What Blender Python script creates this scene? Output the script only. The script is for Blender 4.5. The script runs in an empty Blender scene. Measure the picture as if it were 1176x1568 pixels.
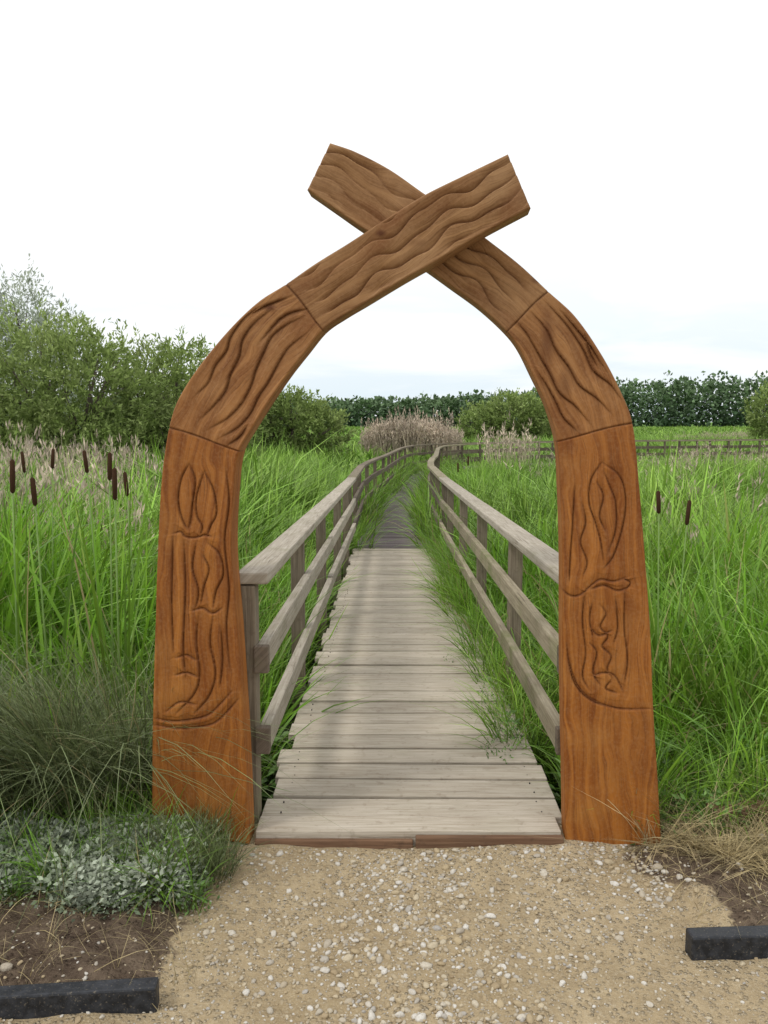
import bpy, math, random, bmesh
import numpy as np
from mathutils import Vector, Matrix
rng=np.random.default_rng(7); random.seed(7)
scene=bpy.context.scene
COL=scene.collection
CAMH=1.6; CAMD=3.0; PITCH=math.radians(6.25)
# ------------------------------------------------------------------ helpers
def link(o,parent=None):
    COL.objects.link(o)
    if parent: o.parent=parent
    return o
def np_mesh(name,V,F,UV=None,smooth=False,mats=(),midx=None):
    V=np.asarray(V,dtype=np.float32); F=np.asarray(F,dtype=np.int32)
    me=bpy.data.meshes.new(name); M,k=F.shape
    me.vertices.add(len(V)); me.vertices.foreach_set('co',V.ravel())
    me.loops.add(M*k); me.loops.foreach_set('vertex_index',F.ravel())
    me.polygons.add(M); me.polygons.foreach_set('loop_start',np.arange(0,M*k,k,dtype=np.int32))
    if smooth: me.polygons.foreach_set('use_smooth',np.ones(M,dtype=bool))
    for m in mats: me.materials.append(m)
    if midx is not None: me.polygons.foreach_set('material_index',np.asarray(midx,dtype=np.int32))
    me.update(calc_edges=True)
    if UV is not None:
        l=me.uv_layers.new(name='UVMap'); l.data.foreach_set('uv',np.asarray(UV,dtype=np.float32)[F.ravel()].ravel())
    return me
def add_attr(me,name,arr):
    a=me.attributes.new(name,'FLOAT','POINT'); a.data.foreach_set('value',np.asarray(arr,dtype=np.float32).ravel())
def sstep(a,b,x):
    t=np.clip((x-a)/(b-a),0,1); return t*t*(3-2*t)
def snoise(x,y,f,seed=0):
    r=np.random.default_rng(seed); o=0
    for i in range(6):
        a=r.uniform(0,6.28); k=f*r.uniform(.6,1.6)
        o=o+np.sin((x*math.cos(a)+y*math.sin(a))*k*6.28+r.uniform(0,6.28))
    return o/3.0
class MB:
    def __init__(s): s.v=[];s.f=[];s.uv=[];s.r=[];s.m=[]
    def box(s,c,size,R=None,mi=0,rnd=None):
        rnd=random.random() if rnd is None else rnd
        hx,hy,hz=[q/2 for q in size]; b=len(s.v)
        loc=[(-hx,-hy,-hz),(hx,-hy,-hz),(hx,hy,-hz),(-hx,hy,-hz),(-hx,-hy,hz),(hx,-hy,hz),(hx,hy,hz),(-hx,hy,hz)]
        for p in loc:
            q=Vector(p)
            if R is not None: q=R@q
            s.v.append(tuple(q+Vector(c)))
        for f in [(0,3,2,1),(4,5,6,7),(0,1,5,4),(1,2,6,5),(2,3,7,6),(3,0,4,7)]:
            s.f.append([b+i for i in f]); s.r.append(rnd); s.m.append(mi)
            for i in f: s.uv.append((loc[i][0]+rnd*37, loc[i][1]+loc[i][2]+rnd*19))
    def beam(s,p0,p1,w,h,mi=0,rnd=None):
        p0=Vector(p0);p1=Vector(p1);d=p1-p0;L=d.length;d.normalize()
        up=Vector((0,0,1)) if abs(d.z)<.95 else Vector((0,1,0))
        y=up.cross(d).normalized(); z=d.cross(y)
        R=Matrix((d,y,z)).transposed()
        s.box((p0+p1)/2,(L,w,h),R,mi,rnd)
    def tube(s,pts,rad,n=8,mi=0,rnd=None):
        rnd=random.random() if rnd is None else rnd
        b=len(s.v); pts=[Vector(p) for p in pts]
        for i,p in enumerate(pts):
            d=(pts[min(i+1,len(pts)-1)]-pts[max(i-1,0)]).normalized()
            a=d.cross(Vector((0,1,0.1))).normalized(); c=d.cross(a)
            for k in range(n):
                t=2*math.pi*k/n; s.v.append(tuple(p+(a*math.cos(t)+c*math.sin(t))*rad[i]))
        for i in range(len(pts)-1):
            for k in range(n):
                k2=(k+1)%n
                s.f.append([b+i*n+k,b+i*n+k2,b+(i+1)*n+k2,b+(i+1)*n+k]); s.r.append(rnd); s.m.append(mi)
                s.uv+= [(.4,.6)]*4
        for e,o in ((0,1),(len(pts)-1,0)):
            ring=[b+e*n+k for k in range(n)]
            if o: ring=ring[::-1]
            s.f.append(ring); s.r.append(rnd); s.m.append(mi); s.uv+=[(.4,.6)]*n
    def obj(s,name,mats,parent=None,bevel=0,smooth=False):
        me=bpy.data.meshes.new(name); me.from_pydata(s.v,[],s.f)
        l=me.uv_layers.new(name='UVMap'); l.data.foreach_set('uv',[c for u in s.uv for c in u])
        a=me.attributes.new('rnd','FLOAT','FACE'); a.data.foreach_set('value',s.r)
        for m in mats: me.materials.append(m)
        me.polygons.foreach_set('material_index',s.m)
        if smooth: me.polygons.foreach_set('use_smooth',[True]*len(s.f))
        me.update()
        o=bpy.data.objects.new(name,me); link(o,parent)
        if bevel:
            b=o.modifiers.new('bevel','BEVEL'); b.width=bevel; b.segments=2; b.limit_method='ANGLE'
        return o
def empty(name):
    o=bpy.data.objects.new(name,None); o.empty_display_size=.2; return link(o)
class NT:
    def __init__(s,mat): s.t=mat.node_tree; s.t.nodes.clear()
    def n(s,typ,**kw):
        nd=s.t.nodes.new(typ)
        for k,v in kw.items(): setattr(nd,k,v)
        return nd
    def l(s,a,b): s.t.links.new(a,b)
    def mix(s,fac,a,b,blend='MIX'):
        m=s.n('ShaderNodeMix',data_type='RGBA',blend_type=blend)
        for i,x in ((0,fac),(6,a),(7,b)):
            if isinstance(x,bpy.types.NodeSocket): s.l(x,m.inputs[i])
            elif i==0: m.inputs[0].default_value=x
            else: m.inputs[i].default_value=(*x,1)
        return m.outputs[2]
    def math(s,op,a,b=0.0,clamp=False):
        m=s.n('ShaderNodeMath',operation=op,use_clamp=clamp)
        for i,x in ((0,a),(1,b)):
            if isinstance(x,bpy.types.NodeSocket): s.l(x,m.inputs[i])
            else: m.inputs[i].default_value=x
        return m.outputs[0]
    def mr(s,v,a,b,c=0.,d=1.):
        m=s.n('ShaderNodeMapRange'); s.l(v,m.inputs[0])
        for i,x in enumerate((a,b,c,d)): m.inputs[i+1].default_value=x
        return m.outputs[0]
    def noise(s,vec,scale,detail=4,rough=.55,dist=0,out='Fac'):
        m=s.n('ShaderNodeTexNoise'); m.inputs['Scale'].default_value=scale; m.inputs['Detail'].default_value=detail
        m.inputs['Roughness'].default_value=rough; m.inputs['Distortion'].default_value=dist
        if vec is not None: s.l(vec,m.inputs['Vector'])
        return m.outputs[out]
    def mapping(s,vec,scale):
        m=s.n('ShaderNodeMapping'); s.l(vec,m.inputs[0]); m.inputs['Scale'].default_value=scale; return m.outputs[0]
    def attr(s,name): return s.n('ShaderNodeAttribute',attribute_name=name)
def newmat(name):
    m=bpy.data.materials.new(name); m.use_nodes=True; return m,NT(m)
def finish(T,col,rough=.7,bump=None,bs=.3,bd=.01,spec=.3):
    p=T.n('ShaderNodeBsdfPrincipled'); o=T.n('ShaderNodeOutputMaterial')
    if isinstance(col,bpy.types.NodeSocket): T.l(col,p.inputs['Base Color'])
    else: p.inputs['Base Color'].default_value=(*col,1)
    if isinstance(rough,bpy.types.NodeSocket): T.l(rough,p.inputs['Roughness'])
    else: p.inputs['Roughness'].default_value=rough
    p.inputs['Specular IOR Level'].default_value=spec
    if bump is not None:
        b=T.n('ShaderNodeBump'); b.inputs['Strength'].default_value=bs; b.inputs['Distance'].default_value=bd
        T.l(bump,b.inputs['Height']); T.l(b.outputs[0],p.inputs['Normal'])
    T.l(p.outputs[0],o.inputs[0]); return p
def foliage_mat(name,base,tip,alt,trans=.3,patch=.25,rough=.5,dead=None,lo=.5,hi=1.4):
    m,T=newmat(name)
    uv=T.n('ShaderNodeSeparateXYZ'); T.l(T.attr('UVMap').outputs['Vector'],uv.inputs[0])
    geo=T.n('ShaderNodeNewGeometry').outputs['Position']
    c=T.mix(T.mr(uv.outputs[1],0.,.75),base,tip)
    nz=T.noise(geo,patch,4,.65)
    f=T.mr(T.math('ADD',T.math('MULTIPLY',nz,1.4),T.math('MULTIPLY',uv.outputs[0],.35)),.68,1.25)
    c=T.mix(T.math('MULTIPLY',f,.8),c,alt)
    u2=T.math('FRACT',T.math('MULTIPLY',uv.outputs[0],7.31))
    big=T.noise(geo,patch*2.7,3,.6)
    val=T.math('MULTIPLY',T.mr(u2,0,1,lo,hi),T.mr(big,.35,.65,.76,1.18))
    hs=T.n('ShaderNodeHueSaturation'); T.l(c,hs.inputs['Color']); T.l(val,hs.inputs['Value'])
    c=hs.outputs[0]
    if dead: c=T.mix(T.mr(uv.outputs[0],.94,.96),c,dead)
    p=T.n('ShaderNodeBsdfPrincipled'); T.l(c,p.inputs['Base Color']); p.inputs['Roughness'].default_value=rough
    p.inputs['Specular IOR Level'].default_value=.4
    o=T.n('ShaderNodeOutputMaterial')
    if trans>0:
        tr=T.n('ShaderNodeBsdfTranslucent'); T.l(c,tr.inputs[0])
        mx=T.n('ShaderNodeMixShader'); mx.inputs[0].default_value=trans
        T.l(p.outputs[0],mx.inputs[1]); T.l(tr.outputs[0],mx.inputs[2]); T.l(mx.outputs[0],o.inputs[0])
    else: T.l(p.outputs[0],o.inputs[0])
    return m
# ------------------------------------------------------------------ materials
def weathered(name,cA,cB,green=0.0,dark=(.10,.09,.075),vlo=.82,vhi=1.12,stain=.4):
    m,T=newmat(name)
    uv=T.attr('UVMap').outputs['Vector']; rnd=T.attr('rnd').outputs['Fac']
    g=T.noise(T.mapping(uv,(2.5,60,1)),1.6,6,.6,.4)
    big=T.noise(T.mapping(uv,(2.2,7,1)),1.5,5)
    geo=T.n('ShaderNodeNewGeometry')
    c=T.mix(T.mr(g,.3,.72),cA,cB)
    c=T.mix(T.mr(big,.50,.80,0,stain),c,dark)
    bl=T.noise(geo.outputs['Position'],3.5,5)
    c=T.mix(T.mr(bl,.50,.72,0,green),c,(.15,.17,.06))
    st=T.noise(geo.outputs['Position'],22,5,.65)
    c=T.mix(T.mr(st,.56,.72,0,.42),c,dark)
    ck=T.noise(T.mapping(uv,(1.5,110,1)),1.3,3,.5,.8)
    crack=T.mr(ck,.65,.70)
    c=T.mix(T.math('MULTIPLY',crack,.75),c,dark)
    hs=T.n('ShaderNodeHueSaturation'); T.l(c,hs.inputs['Color']); T.l(T.mr(rnd,0,1,vlo,vhi),hs.inputs['Value'])
    h=T.math('SUBTRACT',g,T.math('MULTIPLY',crack,.8))
    finish(T,hs.outputs[0],.85,h,.55,.005,.15); return m
M_plank=weathered('weathered_plank',(.37,.315,.24),(.56,.505,.42),.10,(.19,.14,.09),.84,1.1,.38)
M_rail=weathered('weathered_rail',(.30,.26,.20),(.49,.445,.37),.28,(.14,.11,.075))
M_railg=weathered('lichen_rail',(.20,.165,.105),(.37,.325,.235),.8,(.11,.085,.055))
M_post=weathered('weathered_post',(.10,.08,.06),(.20,.16,.12),.3,(.05,.04,.03))
M_postm=weathered('rail_post',(.13,.105,.075),(.27,.225,.165),.4,(.07,.055,.04))
M_deck2=weathered('dark_plank',(.13,.105,.105),(.23,.195,.195),.1,(.08,.065,.065))
M_sill=weathered('brown_sill',(.13,.07,.042),(.23,.14,.085),.0,(.06,.04,.03))
m,T=newmat('screw'); finish(T,(.05,.045,.04),.5); M_screw=m
# arch wood
M_arch,T=newmat('stained_oak')
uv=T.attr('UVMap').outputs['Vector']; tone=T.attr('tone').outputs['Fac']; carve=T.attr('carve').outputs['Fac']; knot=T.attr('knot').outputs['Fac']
dn=T.noise(T.mapping(uv,(1.6,3.5,1)),1.4,3,.5,0,'Color')
av=T.n('ShaderNodeVectorMath',operation='MULTIPLY_ADD'); T.l(dn,av.inputs[0]); av.inputs[1].default_value=(.0,.14,0); T.l(uv,av.inputs[2])
g1=T.noise(T.mapping(av.outputs[0],(.8,40,1)),1.,6,.68,.3)
g2=T.noise(T.mapping(av.outputs[0],(5,240,1)),1.,3,.6)
bg=T.noise(T.mapping(av.outputs[0],(1.6,6,1)),1.4,4,.6)
geo=T.n('ShaderNodeNewGeometry').outputs['Position']; fine=T.noise(geo,90,4,.7); pt=T.noise(geo,4.2,5,.6)
cpost=T.mix(T.mr(g1,.35,.66),(.185,.050,.006),(.385,.138,.020))
ctop=T.mix(T.mr(g1,.35,.66),(.165,.078,.028),(.325,.182,.080))
c=T.mix(tone,cpost,ctop)
c=T.mix(T.mr(bg,.52,.74,0,.65),c,(.12,.032,.008),'MIX')
c=T.mix(T.mr(pt,.48,.72,0,.45),c,T.mix(tone,(.44,.20,.045),(.40,.25,.13)))
c=T.mix(T.mr(g2,.53,.70,0,.55),c,(.09,.032,.010))
c=T.mix(T.mr(fine,.45,.75,0,.22),c,(.44,.27,.14))
c=T.mix(T.mr(T.math('ADD',knot,T.math('MULTIPLY',T.math('SUBTRACT',g1,.5),.6)),.25,.95,0,.78),c,(.070,.018,.007))
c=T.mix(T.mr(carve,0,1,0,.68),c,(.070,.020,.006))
h=T.math('ADD',g1,T.math('MULTIPLY',g2,.9)); h=T.math('ADD',h,T.math('MULTIPLY',fine,.6))
finish(T,c,T.mr(bg,.3,.7,.58,.75),h,.38,.003,.22)
# ground
M_ground,T=newmat('ground_mix')
geo=T.n('ShaderNodeNewGeometry').outputs['Position']
n1=T.noise(geo,2.2,5); n2=T.noise(geo,14,6,.65); n3=T.noise(geo,120,4,.6)
sand=T.mix(T.mr(n1,.35,.65),(.345,.265,.155),(.47,.375,.235))
sand=T.mix(T.mr(n2,.42,.7,0,.75),sand,(.28,.215,.13))
sand=T.mix(T.mr(n3,.5,.75,0,.6),sand,(.55,.48,.35))
vo=T.n('ShaderNodeTexVoronoi'); T.l(geo,vo.inputs['Vector']); vo.inputs['Scale'].default_value=75
vm=T.mr(vo.outputs['Distance'],.15,.5,1,0)
vr=T.n('ShaderNodeSeparateColor'); T.l(vo.outputs['Color'],vr.inputs[0])
stone=T.mix(vr.outputs[0],(.33,.27,.18),(.57,.51,.40))
pm=T.math('MULTIPLY',T.mr(vr.outputs[1],.35,.45),T.mr(n1,.4,.55,.35,.9)); pm=T.math('MULTIPLY',pm,vm)
sand=T.mix(T.math('MULTIPLY',pm,.75),sand,stone)
soil=T.mix(T.mr(n2,.35,.7),(.065,.045,.032),(.18,.135,.095))
soil=T.mix(T.mr(n3,.55,.8,0,.6),soil,(.29,.24,.17))
marsh=T.mix(T.mr(n2,.35,.7),(.03,.035,.014),(.06,.08,.025))
grassfar=T.mix(T.mr(T.noise(geo,.06,4),.4,.65),(.09,.19,.028),(.15,.25,.05))
sm=T.math('ADD',T.attr('soil').outputs['Fac'],T.math('MULTIPLY',T.math('SUBTRACT',n2,.5),1.6))
c=T.mix(T.mr(sm,.4,.62),sand,soil)
mm=T.math('ADD',T.attr('marsh').outputs['Fac'],T.math('MULTIPLY',T.math('SUBTRACT',n2,.5),.8))
c=T.mix(T.mr(mm,.35,.65),c,marsh)
c=T.mix(T.attr('far').outputs['Fac'],c,grassfar)
h=T.math('ADD',T.math('MULTIPLY',n3,.5),T.math('ADD',n2,T.math('MULTIPLY',pm,.9)))
finish(T,c,.95,h,.9,.016,.1)
M_peb,T=newmat('pebble'); oi=T.n('ShaderNodeObjectInfo')
tc=T.n('ShaderNodeTexCoord').outputs['Object']
r=T.n('ShaderNodeValToRGB'); T.l(oi.outputs['Random'],r.inputs[0])
r.color_ramp.elements[0].color=(.34,.26,.16,1); r.color_ramp.elements[1].color=(.68,.66,.61,1)
for pos,cc in ((.25,(.46,.37,.23,1)),(.45,(.40,.385,.36,1)),(.65,(.53,.45,.31,1)),(.82,(.57,.54,.48,1))):
    e=r.color_ramp.elements.new(pos); e.color=cc
nn=T.noise(tc,3,4)
finish(T,T.mix(T.mr(nn,.4,.7,0,.4),r.outputs[0],(.37,.30,.20)),.9,nn,.3,.05,.15)
M_black,T=newmat('black_edging'); geo=T.n('ShaderNodeNewGeometry').outputs['Position']
nn=T.noise(geo,35,5); dust=T.noise(geo,160,3)
finish(T,T.mix(T.mr(dust,.60,.75,0,.6),T.mix(T.mr(nn,.4,.7),(.010,.012,.016),(.035,.038,.045)),(.25,.21,.15)),T.mr(nn,.3,.7,.35,.65),nn,.4,.005,.4)
# foliage
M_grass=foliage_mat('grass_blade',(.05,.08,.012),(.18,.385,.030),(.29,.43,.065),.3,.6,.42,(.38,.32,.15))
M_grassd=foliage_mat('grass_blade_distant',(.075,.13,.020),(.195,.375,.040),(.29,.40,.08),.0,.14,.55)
M_sedge=foliage_mat('sedge_blade',(.06,.075,.028),(.17,.22,.085),(.23,.26,.12),.15,1.2,.5,(.32,.27,.14))
M_dry=foliage_mat('dry_reed',(.28,.25,.14),(.54,.45,.34),(.48,.39,.32),.0,.2,.8)
M_weed=foliage_mat('weed_leaf',(.06,.12,.03),(.16,.31,.07),(.23,.34,.12),.25,2.5,.5)
M_silver=foliage_mat('silver_weed_leaf',(.17,.22,.13),(.46,.51,.40),(.30,.38,.22),.1,3.5,.7)
M_straw=foliage_mat('straw',(.26,.20,.09),(.56,.46,.25),(.44,.35,.18),.15,2,.7)
def leafmat(name,dark,light,alt,trans=.25):
    m,T=newmat(name)
    uv=T.n('ShaderNodeSeparateXYZ'); T.l(T.attr('UVMap').outputs['Vector'],uv.inputs[0])
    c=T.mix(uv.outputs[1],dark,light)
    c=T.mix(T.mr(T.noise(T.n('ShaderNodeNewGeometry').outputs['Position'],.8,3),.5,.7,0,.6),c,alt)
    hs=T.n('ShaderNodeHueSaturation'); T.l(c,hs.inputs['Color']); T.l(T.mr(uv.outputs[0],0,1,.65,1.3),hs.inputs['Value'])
    p=T.n('ShaderNodeBsdfPrincipled'); T.l(hs.outputs[0],p.inputs['Base Color']); p.inputs['Roughness'].default_value=.6
    p.inputs['Specular IOR Level'].default_value=.25
    o=T.n('ShaderNodeOutputMaterial')
    if trans:
        tr=T.n('ShaderNodeBsdfTranslucent'); T.l(hs.outputs[0],tr.inputs[0])
        mx=T.n('ShaderNodeMixShader'); mx.inputs[0].default_value=trans
        T.l(p.outputs[0],mx.inputs[1]); T.l(tr.outputs[0],mx.inputs[2]); T.l(mx.outputs[0],o.inputs[0])
    else: T.l(p.outputs[0],o.inputs[0])
    return m
M_willow=leafmat('willow_leaf',(.13,.19,.045),(.34,.44,.14),(.37,.43,.18),.3)
M_silverw=leafmat('silver_willow_leaf',(.32,.38,.30),(.56,.60,.50),(.44,.49,.37),.3)
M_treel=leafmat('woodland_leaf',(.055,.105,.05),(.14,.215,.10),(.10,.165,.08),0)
m,T=newmat('bark'); g=T.n('ShaderNodeNewGeometry').outputs['Position']; nn=T.noise(g,12,5)
finish(T,T.mix(nn,(.06,.05,.04),(.19,.16,.12)),.9,nn,.5,.02); M_bark=m
m,T=newmat('bulrush_head'); g=T.n('ShaderNodeNewGeometry').outputs['Position']; nn=T.noise(g,150,3)
finish(T,T.mix(nn,(.030,.016,.009),(.075,.040,.022)),.95,nn,.5,.002,.1); M_head=m
m,T=newmat('bulrush_stem'); g=T.n('ShaderNodeNewGeometry').outputs['Position']; nn=T.noise(g,9,3)
finish(T,T.mix(nn,(.10,.20,.04),(.22,.32,.09)),.6); M_stem=m
# ------------------------------------------------------------------ terrain + path
PATH=np.array([(.112,0.0),(.184,8.0),(.21,11.7),(.36,14.5),(.63,17.1),(.95,21.5),(1.22,25.3),(1.75,28.2),(3.0,30.6),(6,33.0),(11,35.6),(20,38.5),(34,42),(60,47)])
def path_dist(x,y):
    dm=np.full(np.shape(x),1e9)
    for a,b in zip(PATH[:-1],PATH[1:]):
        ab=b-a; t=np.clip(((x-a[0])*ab[0]+(y-a[1])*ab[1])/(ab@ab),0,1)
        dm=np.minimum(dm,np.hypot(x-a[0]-t*ab[0],y-a[1]-t*ab[1]))
    return dm
def th(x,y):
    x=np.asarray(x,float);y=np.asarray(y,float)
    z=-.38*sstep(.12,1.0,y)-.12*sstep(1,12,y)
    near=1-sstep(0,8,np.abs(y))
    z=z+near*(.009*snoise(x,y,.9,3)+.0045*snoise(x,y,3.,4)+.002*snoise(x,y,8.,6))+sstep(3,10,y)*.05*snoise(x,y,.08,5)
    soil=np.maximum(sstep(-.62,-.78,x)*sstep(-.9,-.8,y),sstep(.98,1.1,x)*sstep(-.66,-.56,y))*(1-sstep(.1,.6,y))
    z=z+soil*(.03+.006*snoise(x,y,5.5,17)+.005*snoise(x,y,11,18))
    return z
def deckz(y):
    return np.interp(y,[0,8,25,60],[.045,-.13,-.26,-.28])
gx=np.concatenate([-np.geomspace(2.0,900,46)[::-1],np.arange(-1.98,2.0,.015),np.geomspace(2.0,900,46)])
gy=np.concatenate([-1.8-np.geomspace(.02,60,26)[::-1],np.arange(-1.8,.6,.015),.6+np.geomspace(.03,1800,80)])
X,Y=np.meshgrid(gx,gy); Z=th(X,Y)
nx,ny=len(gx),len(gy); I=np.arange(nx*ny).reshape(ny,nx)
F=np.stack([I[:-1,:-1],I[:-1,1:],I[1:,1:],I[1:,:-1]],-1).reshape(-1,4)
me=np_mesh('ground',np.stack([X,Y,Z],-1).reshape(-1,3),F,smooth=True,mats=[M_ground])
wob=.09*snoise(X,Y,1.1,9)
soilL=sstep(-.50,-.80,X+wob)*sstep(-.90,-.80,Y)
soilR=sstep(.92,1.08,X+wob)*sstep(-.72,-.62,Y)
add_attr(me,'soil',np.maximum(soilL,soilR))
add_attr(me,'marsh',sstep(.1,.45,Y)); add_attr(me,'far',sstep(8,30,Y))
link(bpy.data.objects.new('ground',me))
# ------------------------------------------------------------------ arch
def onplane(px,py,y0,k):
    f=1269.; u=(px-588)/f; v=(784-py)/f; sp,cp=math.sin(PITCH),math.cos(PITCH)
    a=cp+v*sp; b=-sp+v*cp; t=(CAMD+y0)/(a+k*u)
    return np.stack([u*t,-CAMD+t*a,CAMH+t*b],-1)
def hermite(P,n):
    P=np.asarray(P,float); c=(P[:,:2]+P[:,2:])/2
    L=np.concatenate([[0],np.cumsum(np.linalg.norm(np.diff(c,axis=0),axis=1))])
    Tn=np.zeros_like(P); Tn[1:-1]=(P[2:]-P[:-2])/(L[2:]-L[:-2])[:,None]
    Tn[0]=(P[1]-P[0])/(L[1]-L[0]); Tn[-1]=(P[-1]-P[-2])/(L[-1]-L[-2])
    s=np.linspace(0,L[-1],n); i=np.clip(np.searchsorted(L,s,side='right')-1,0,len(L)-2)
    h=(L[i+1]-L[i]); t=((s-L[i])/h)[:,None]; h=h[:,None]
    return (2*t**3-3*t**2+1)*P[i]+(t**3-2*t**2+t)*h*Tn[i]+(-2*t**3+3*t**2)*P[i+1]+(t**3-t**2)*h*Tn[i+1], s, L
def smoothpl(pl):
    pl=np.array(pl,float)
    if len(pl)<3: return pl
    tt=np.linspace(0,len(pl)-1,len(pl)*4); ii=np.clip(tt.astype(int),0,len(pl)-2); u=(tt-ii)[:,None]
    Tn=np.gradient(pl,axis=0)
    return (2*u**3-3*u**2+1)*pl[ii]+(u**3-2*u**2+u)*Tn[ii]+(-2*u**3+3*u**2)*pl[ii+1]+(u**3-u**2)*Tn[ii+1]
def limb(name,pairs,y0,k,jA,jB,carv,flow,knots,parent,seed,thick=.1):
    C,s,L=hermite(pairs,1250); nt=104
    t=np.linspace(0,1,nt)
    t=.5-.5*np.cos(np.pi*t)*(.35)-.325*(1-2*np.linspace(0,1,nt))
    t=(t-t.min())/(t.max()-t.min())
    PX=C[:,None,:2]*(1-t)[None,:,None]+C[:,None,2:]*t[None,:,None]
    px,py=PX[...,0],PX[...,1]
    W=onplane(px,py,y0,k); nrm=np.array([k,1,0])/math.hypot(k,1)
    S=np.repeat(s[:,None],nt,1); Tt=np.repeat(t[None],len(s),0)
    sA,sB,sE=L[jA],L[jB],L[-1]
    wid=np.linalg.norm(W[:,0]-W[:,-1],axis=1)[:,None]
    e=np.minimum(Tt,1-Tt)*wid; e=np.minimum(e,np.minimum(S,(sE-S))*.00245)
    r=.008; q=np.clip((r-e)/r,0,1); disp=r*(1-np.sqrt(np.clip(1-q*q,0,1)))
    Sm=S/100.
    wob=.24*np.sin(Sm*4.6+seed-Tt*1.5)+.12*np.sin(Sm*9.3+2*seed+Tt*2)
    ph=Tt*3.9+wob+.10*Sm
    fr=np.mod(ph,1.0); saw=np.where(fr<.93,(fr/.93)**3.6,1-sstep(.93,1.0,fr))
    edge=sstep(.02,.12,Tt)*(1-sstep(.88,.98,Tt))
    m=sstep(sB+10,sB+40,S)*(1-sstep(sE-40,sE-8,S)*.25)
    vary=.55+.45*sstep(-1.0,.1,snoise(S/100.,Tt,.45,seed+5))
    cv=saw*edge*m*vary
    disp+=cv*.0105
    i1=np.where(s<sB+2)[0][-1]+1
    gx_,gy_=px[:i1],py[:i1]
    def lines(pls):
        best=np.full(gx_.shape,1e9); sg=np.zeros(gx_.shape); fade=np.ones(gx_.shape)
        for pl in pls:
            pl=smoothpl(pl); n=len(pl)
            for j,(a,b) in enumerate(zip(pl[:-1],pl[1:])):
                ab=b-a; q2=max(ab@ab,1e-6); w=np.clip(((gx_-a[0])*ab[0]+(gy_-a[1])*ab[1])/q2,0,1)
                d=np.hypot(gx_-a[0]-w*ab[0],gy_-a[1]-w*ab[1]); cr=(gx_-a[0])*ab[1]-(gy_-a[1])*ab[0]
                f=np.sin(np.pi*np.clip((j+w+.35)/(n-1+.7),0,1))**.5
                u=d<best; best=np.where(u,d,best); sg=np.where(u,np.sign(cr),sg); fade=np.where(u,f,fade)
        return best,sg,fade
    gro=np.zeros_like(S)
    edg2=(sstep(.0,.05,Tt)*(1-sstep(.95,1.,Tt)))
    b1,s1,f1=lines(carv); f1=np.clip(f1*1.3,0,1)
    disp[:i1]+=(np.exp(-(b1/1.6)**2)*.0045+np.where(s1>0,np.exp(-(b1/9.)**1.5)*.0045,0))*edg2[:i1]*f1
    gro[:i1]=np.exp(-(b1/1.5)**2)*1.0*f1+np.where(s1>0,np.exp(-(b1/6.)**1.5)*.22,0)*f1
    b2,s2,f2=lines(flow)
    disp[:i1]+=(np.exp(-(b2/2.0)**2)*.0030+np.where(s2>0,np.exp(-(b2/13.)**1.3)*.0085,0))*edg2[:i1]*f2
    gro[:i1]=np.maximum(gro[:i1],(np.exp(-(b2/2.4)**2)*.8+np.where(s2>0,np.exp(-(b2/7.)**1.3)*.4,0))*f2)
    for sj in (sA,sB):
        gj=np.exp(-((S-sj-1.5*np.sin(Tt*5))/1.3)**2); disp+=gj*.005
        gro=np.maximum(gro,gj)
    disp+=.0009*snoise(S/100,Tt*1.2,1.2,seed+20)
    front=W+nrm*disp[...,None]; back=W+nrm*thick
    n=len(s); I=np.arange(n*nt).reshape(n,nt); J=I+n*nt
    F=np.concatenate([np.stack([I[:-1,:-1],I[:-1,1:],I[1:,1:],I[1:,:-1]],-1).reshape(-1,4),
        np.stack([J[:-1,:-1],J[1:,:-1],J[1:,1:],J[:-1,1:]],-1).reshape(-1,4),
        np.stack([I[:-1,0],I[1:,0],J[1:,0],J[:-1,0]],-1),
        np.stack([I[:-1,-1],J[:-1,-1],J[1:,-1],I[1:,-1]],-1),
        np.stack([I[0,:-1],J[0,:-1],J[0,1:],I[0,1:]],-1),
        np.stack([I[-1,:-1],I[-1,1:],J[-1,1:],J[-1,:-1]],-1)])
    piece=np.where(S<sA,0,np.where(S<sB,1,2))
    UV=np.stack([S*.00245+piece*3.3+seed,(Tt-.5)*wid+piece*1.7+seed*.7],-1).reshape(-1,2)
    UVb=UV+np.array([.0,.1])
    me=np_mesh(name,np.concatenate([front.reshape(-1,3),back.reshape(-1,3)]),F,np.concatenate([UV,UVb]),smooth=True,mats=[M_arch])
    tone=np.interp(s,[0,sA-1,sA+1,sB-1,sB+1,sE],[0,.18,.5,.7,.9,1.0])
    tone=np.repeat(tone[:,None],nt,1)
    add_attr(me,'tone',np.tile(tone.ravel(),2))
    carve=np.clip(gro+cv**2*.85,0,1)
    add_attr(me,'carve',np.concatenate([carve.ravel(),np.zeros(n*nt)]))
    kn=np.zeros_like(S)
    for (kx,ky,rx,ry,st) in knots: kn=np.maximum(kn,st*np.exp(-((px-kx)/rx)**2-((py-ky)/ry)**2))
    add_attr(me,'knot',np.concatenate([kn.ravel(),np.zeros(n*nt)]))
    me.set_sharp_from_angle(angle=math.radians(60))
    return link(bpy.data.objects.new(name,me),parent)
arch=empty('wooden_arch')
LP=[(232,1272,381,1294),(232,1190,377,1190),(233,1110,373,1110),(237,960,363,960),(241,840,354,840),(247,730,358,742),(258,655,366,690),(272,612,386,655),(305,560,412,614),(350,505,441,572),(395,462,467,539),(437,435,495,505),(480,405,525,484),(530,374,562,462),(590,335,620,427),(650,298,680,393),(710,268,738,358),(778,235,813,318)]
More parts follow.
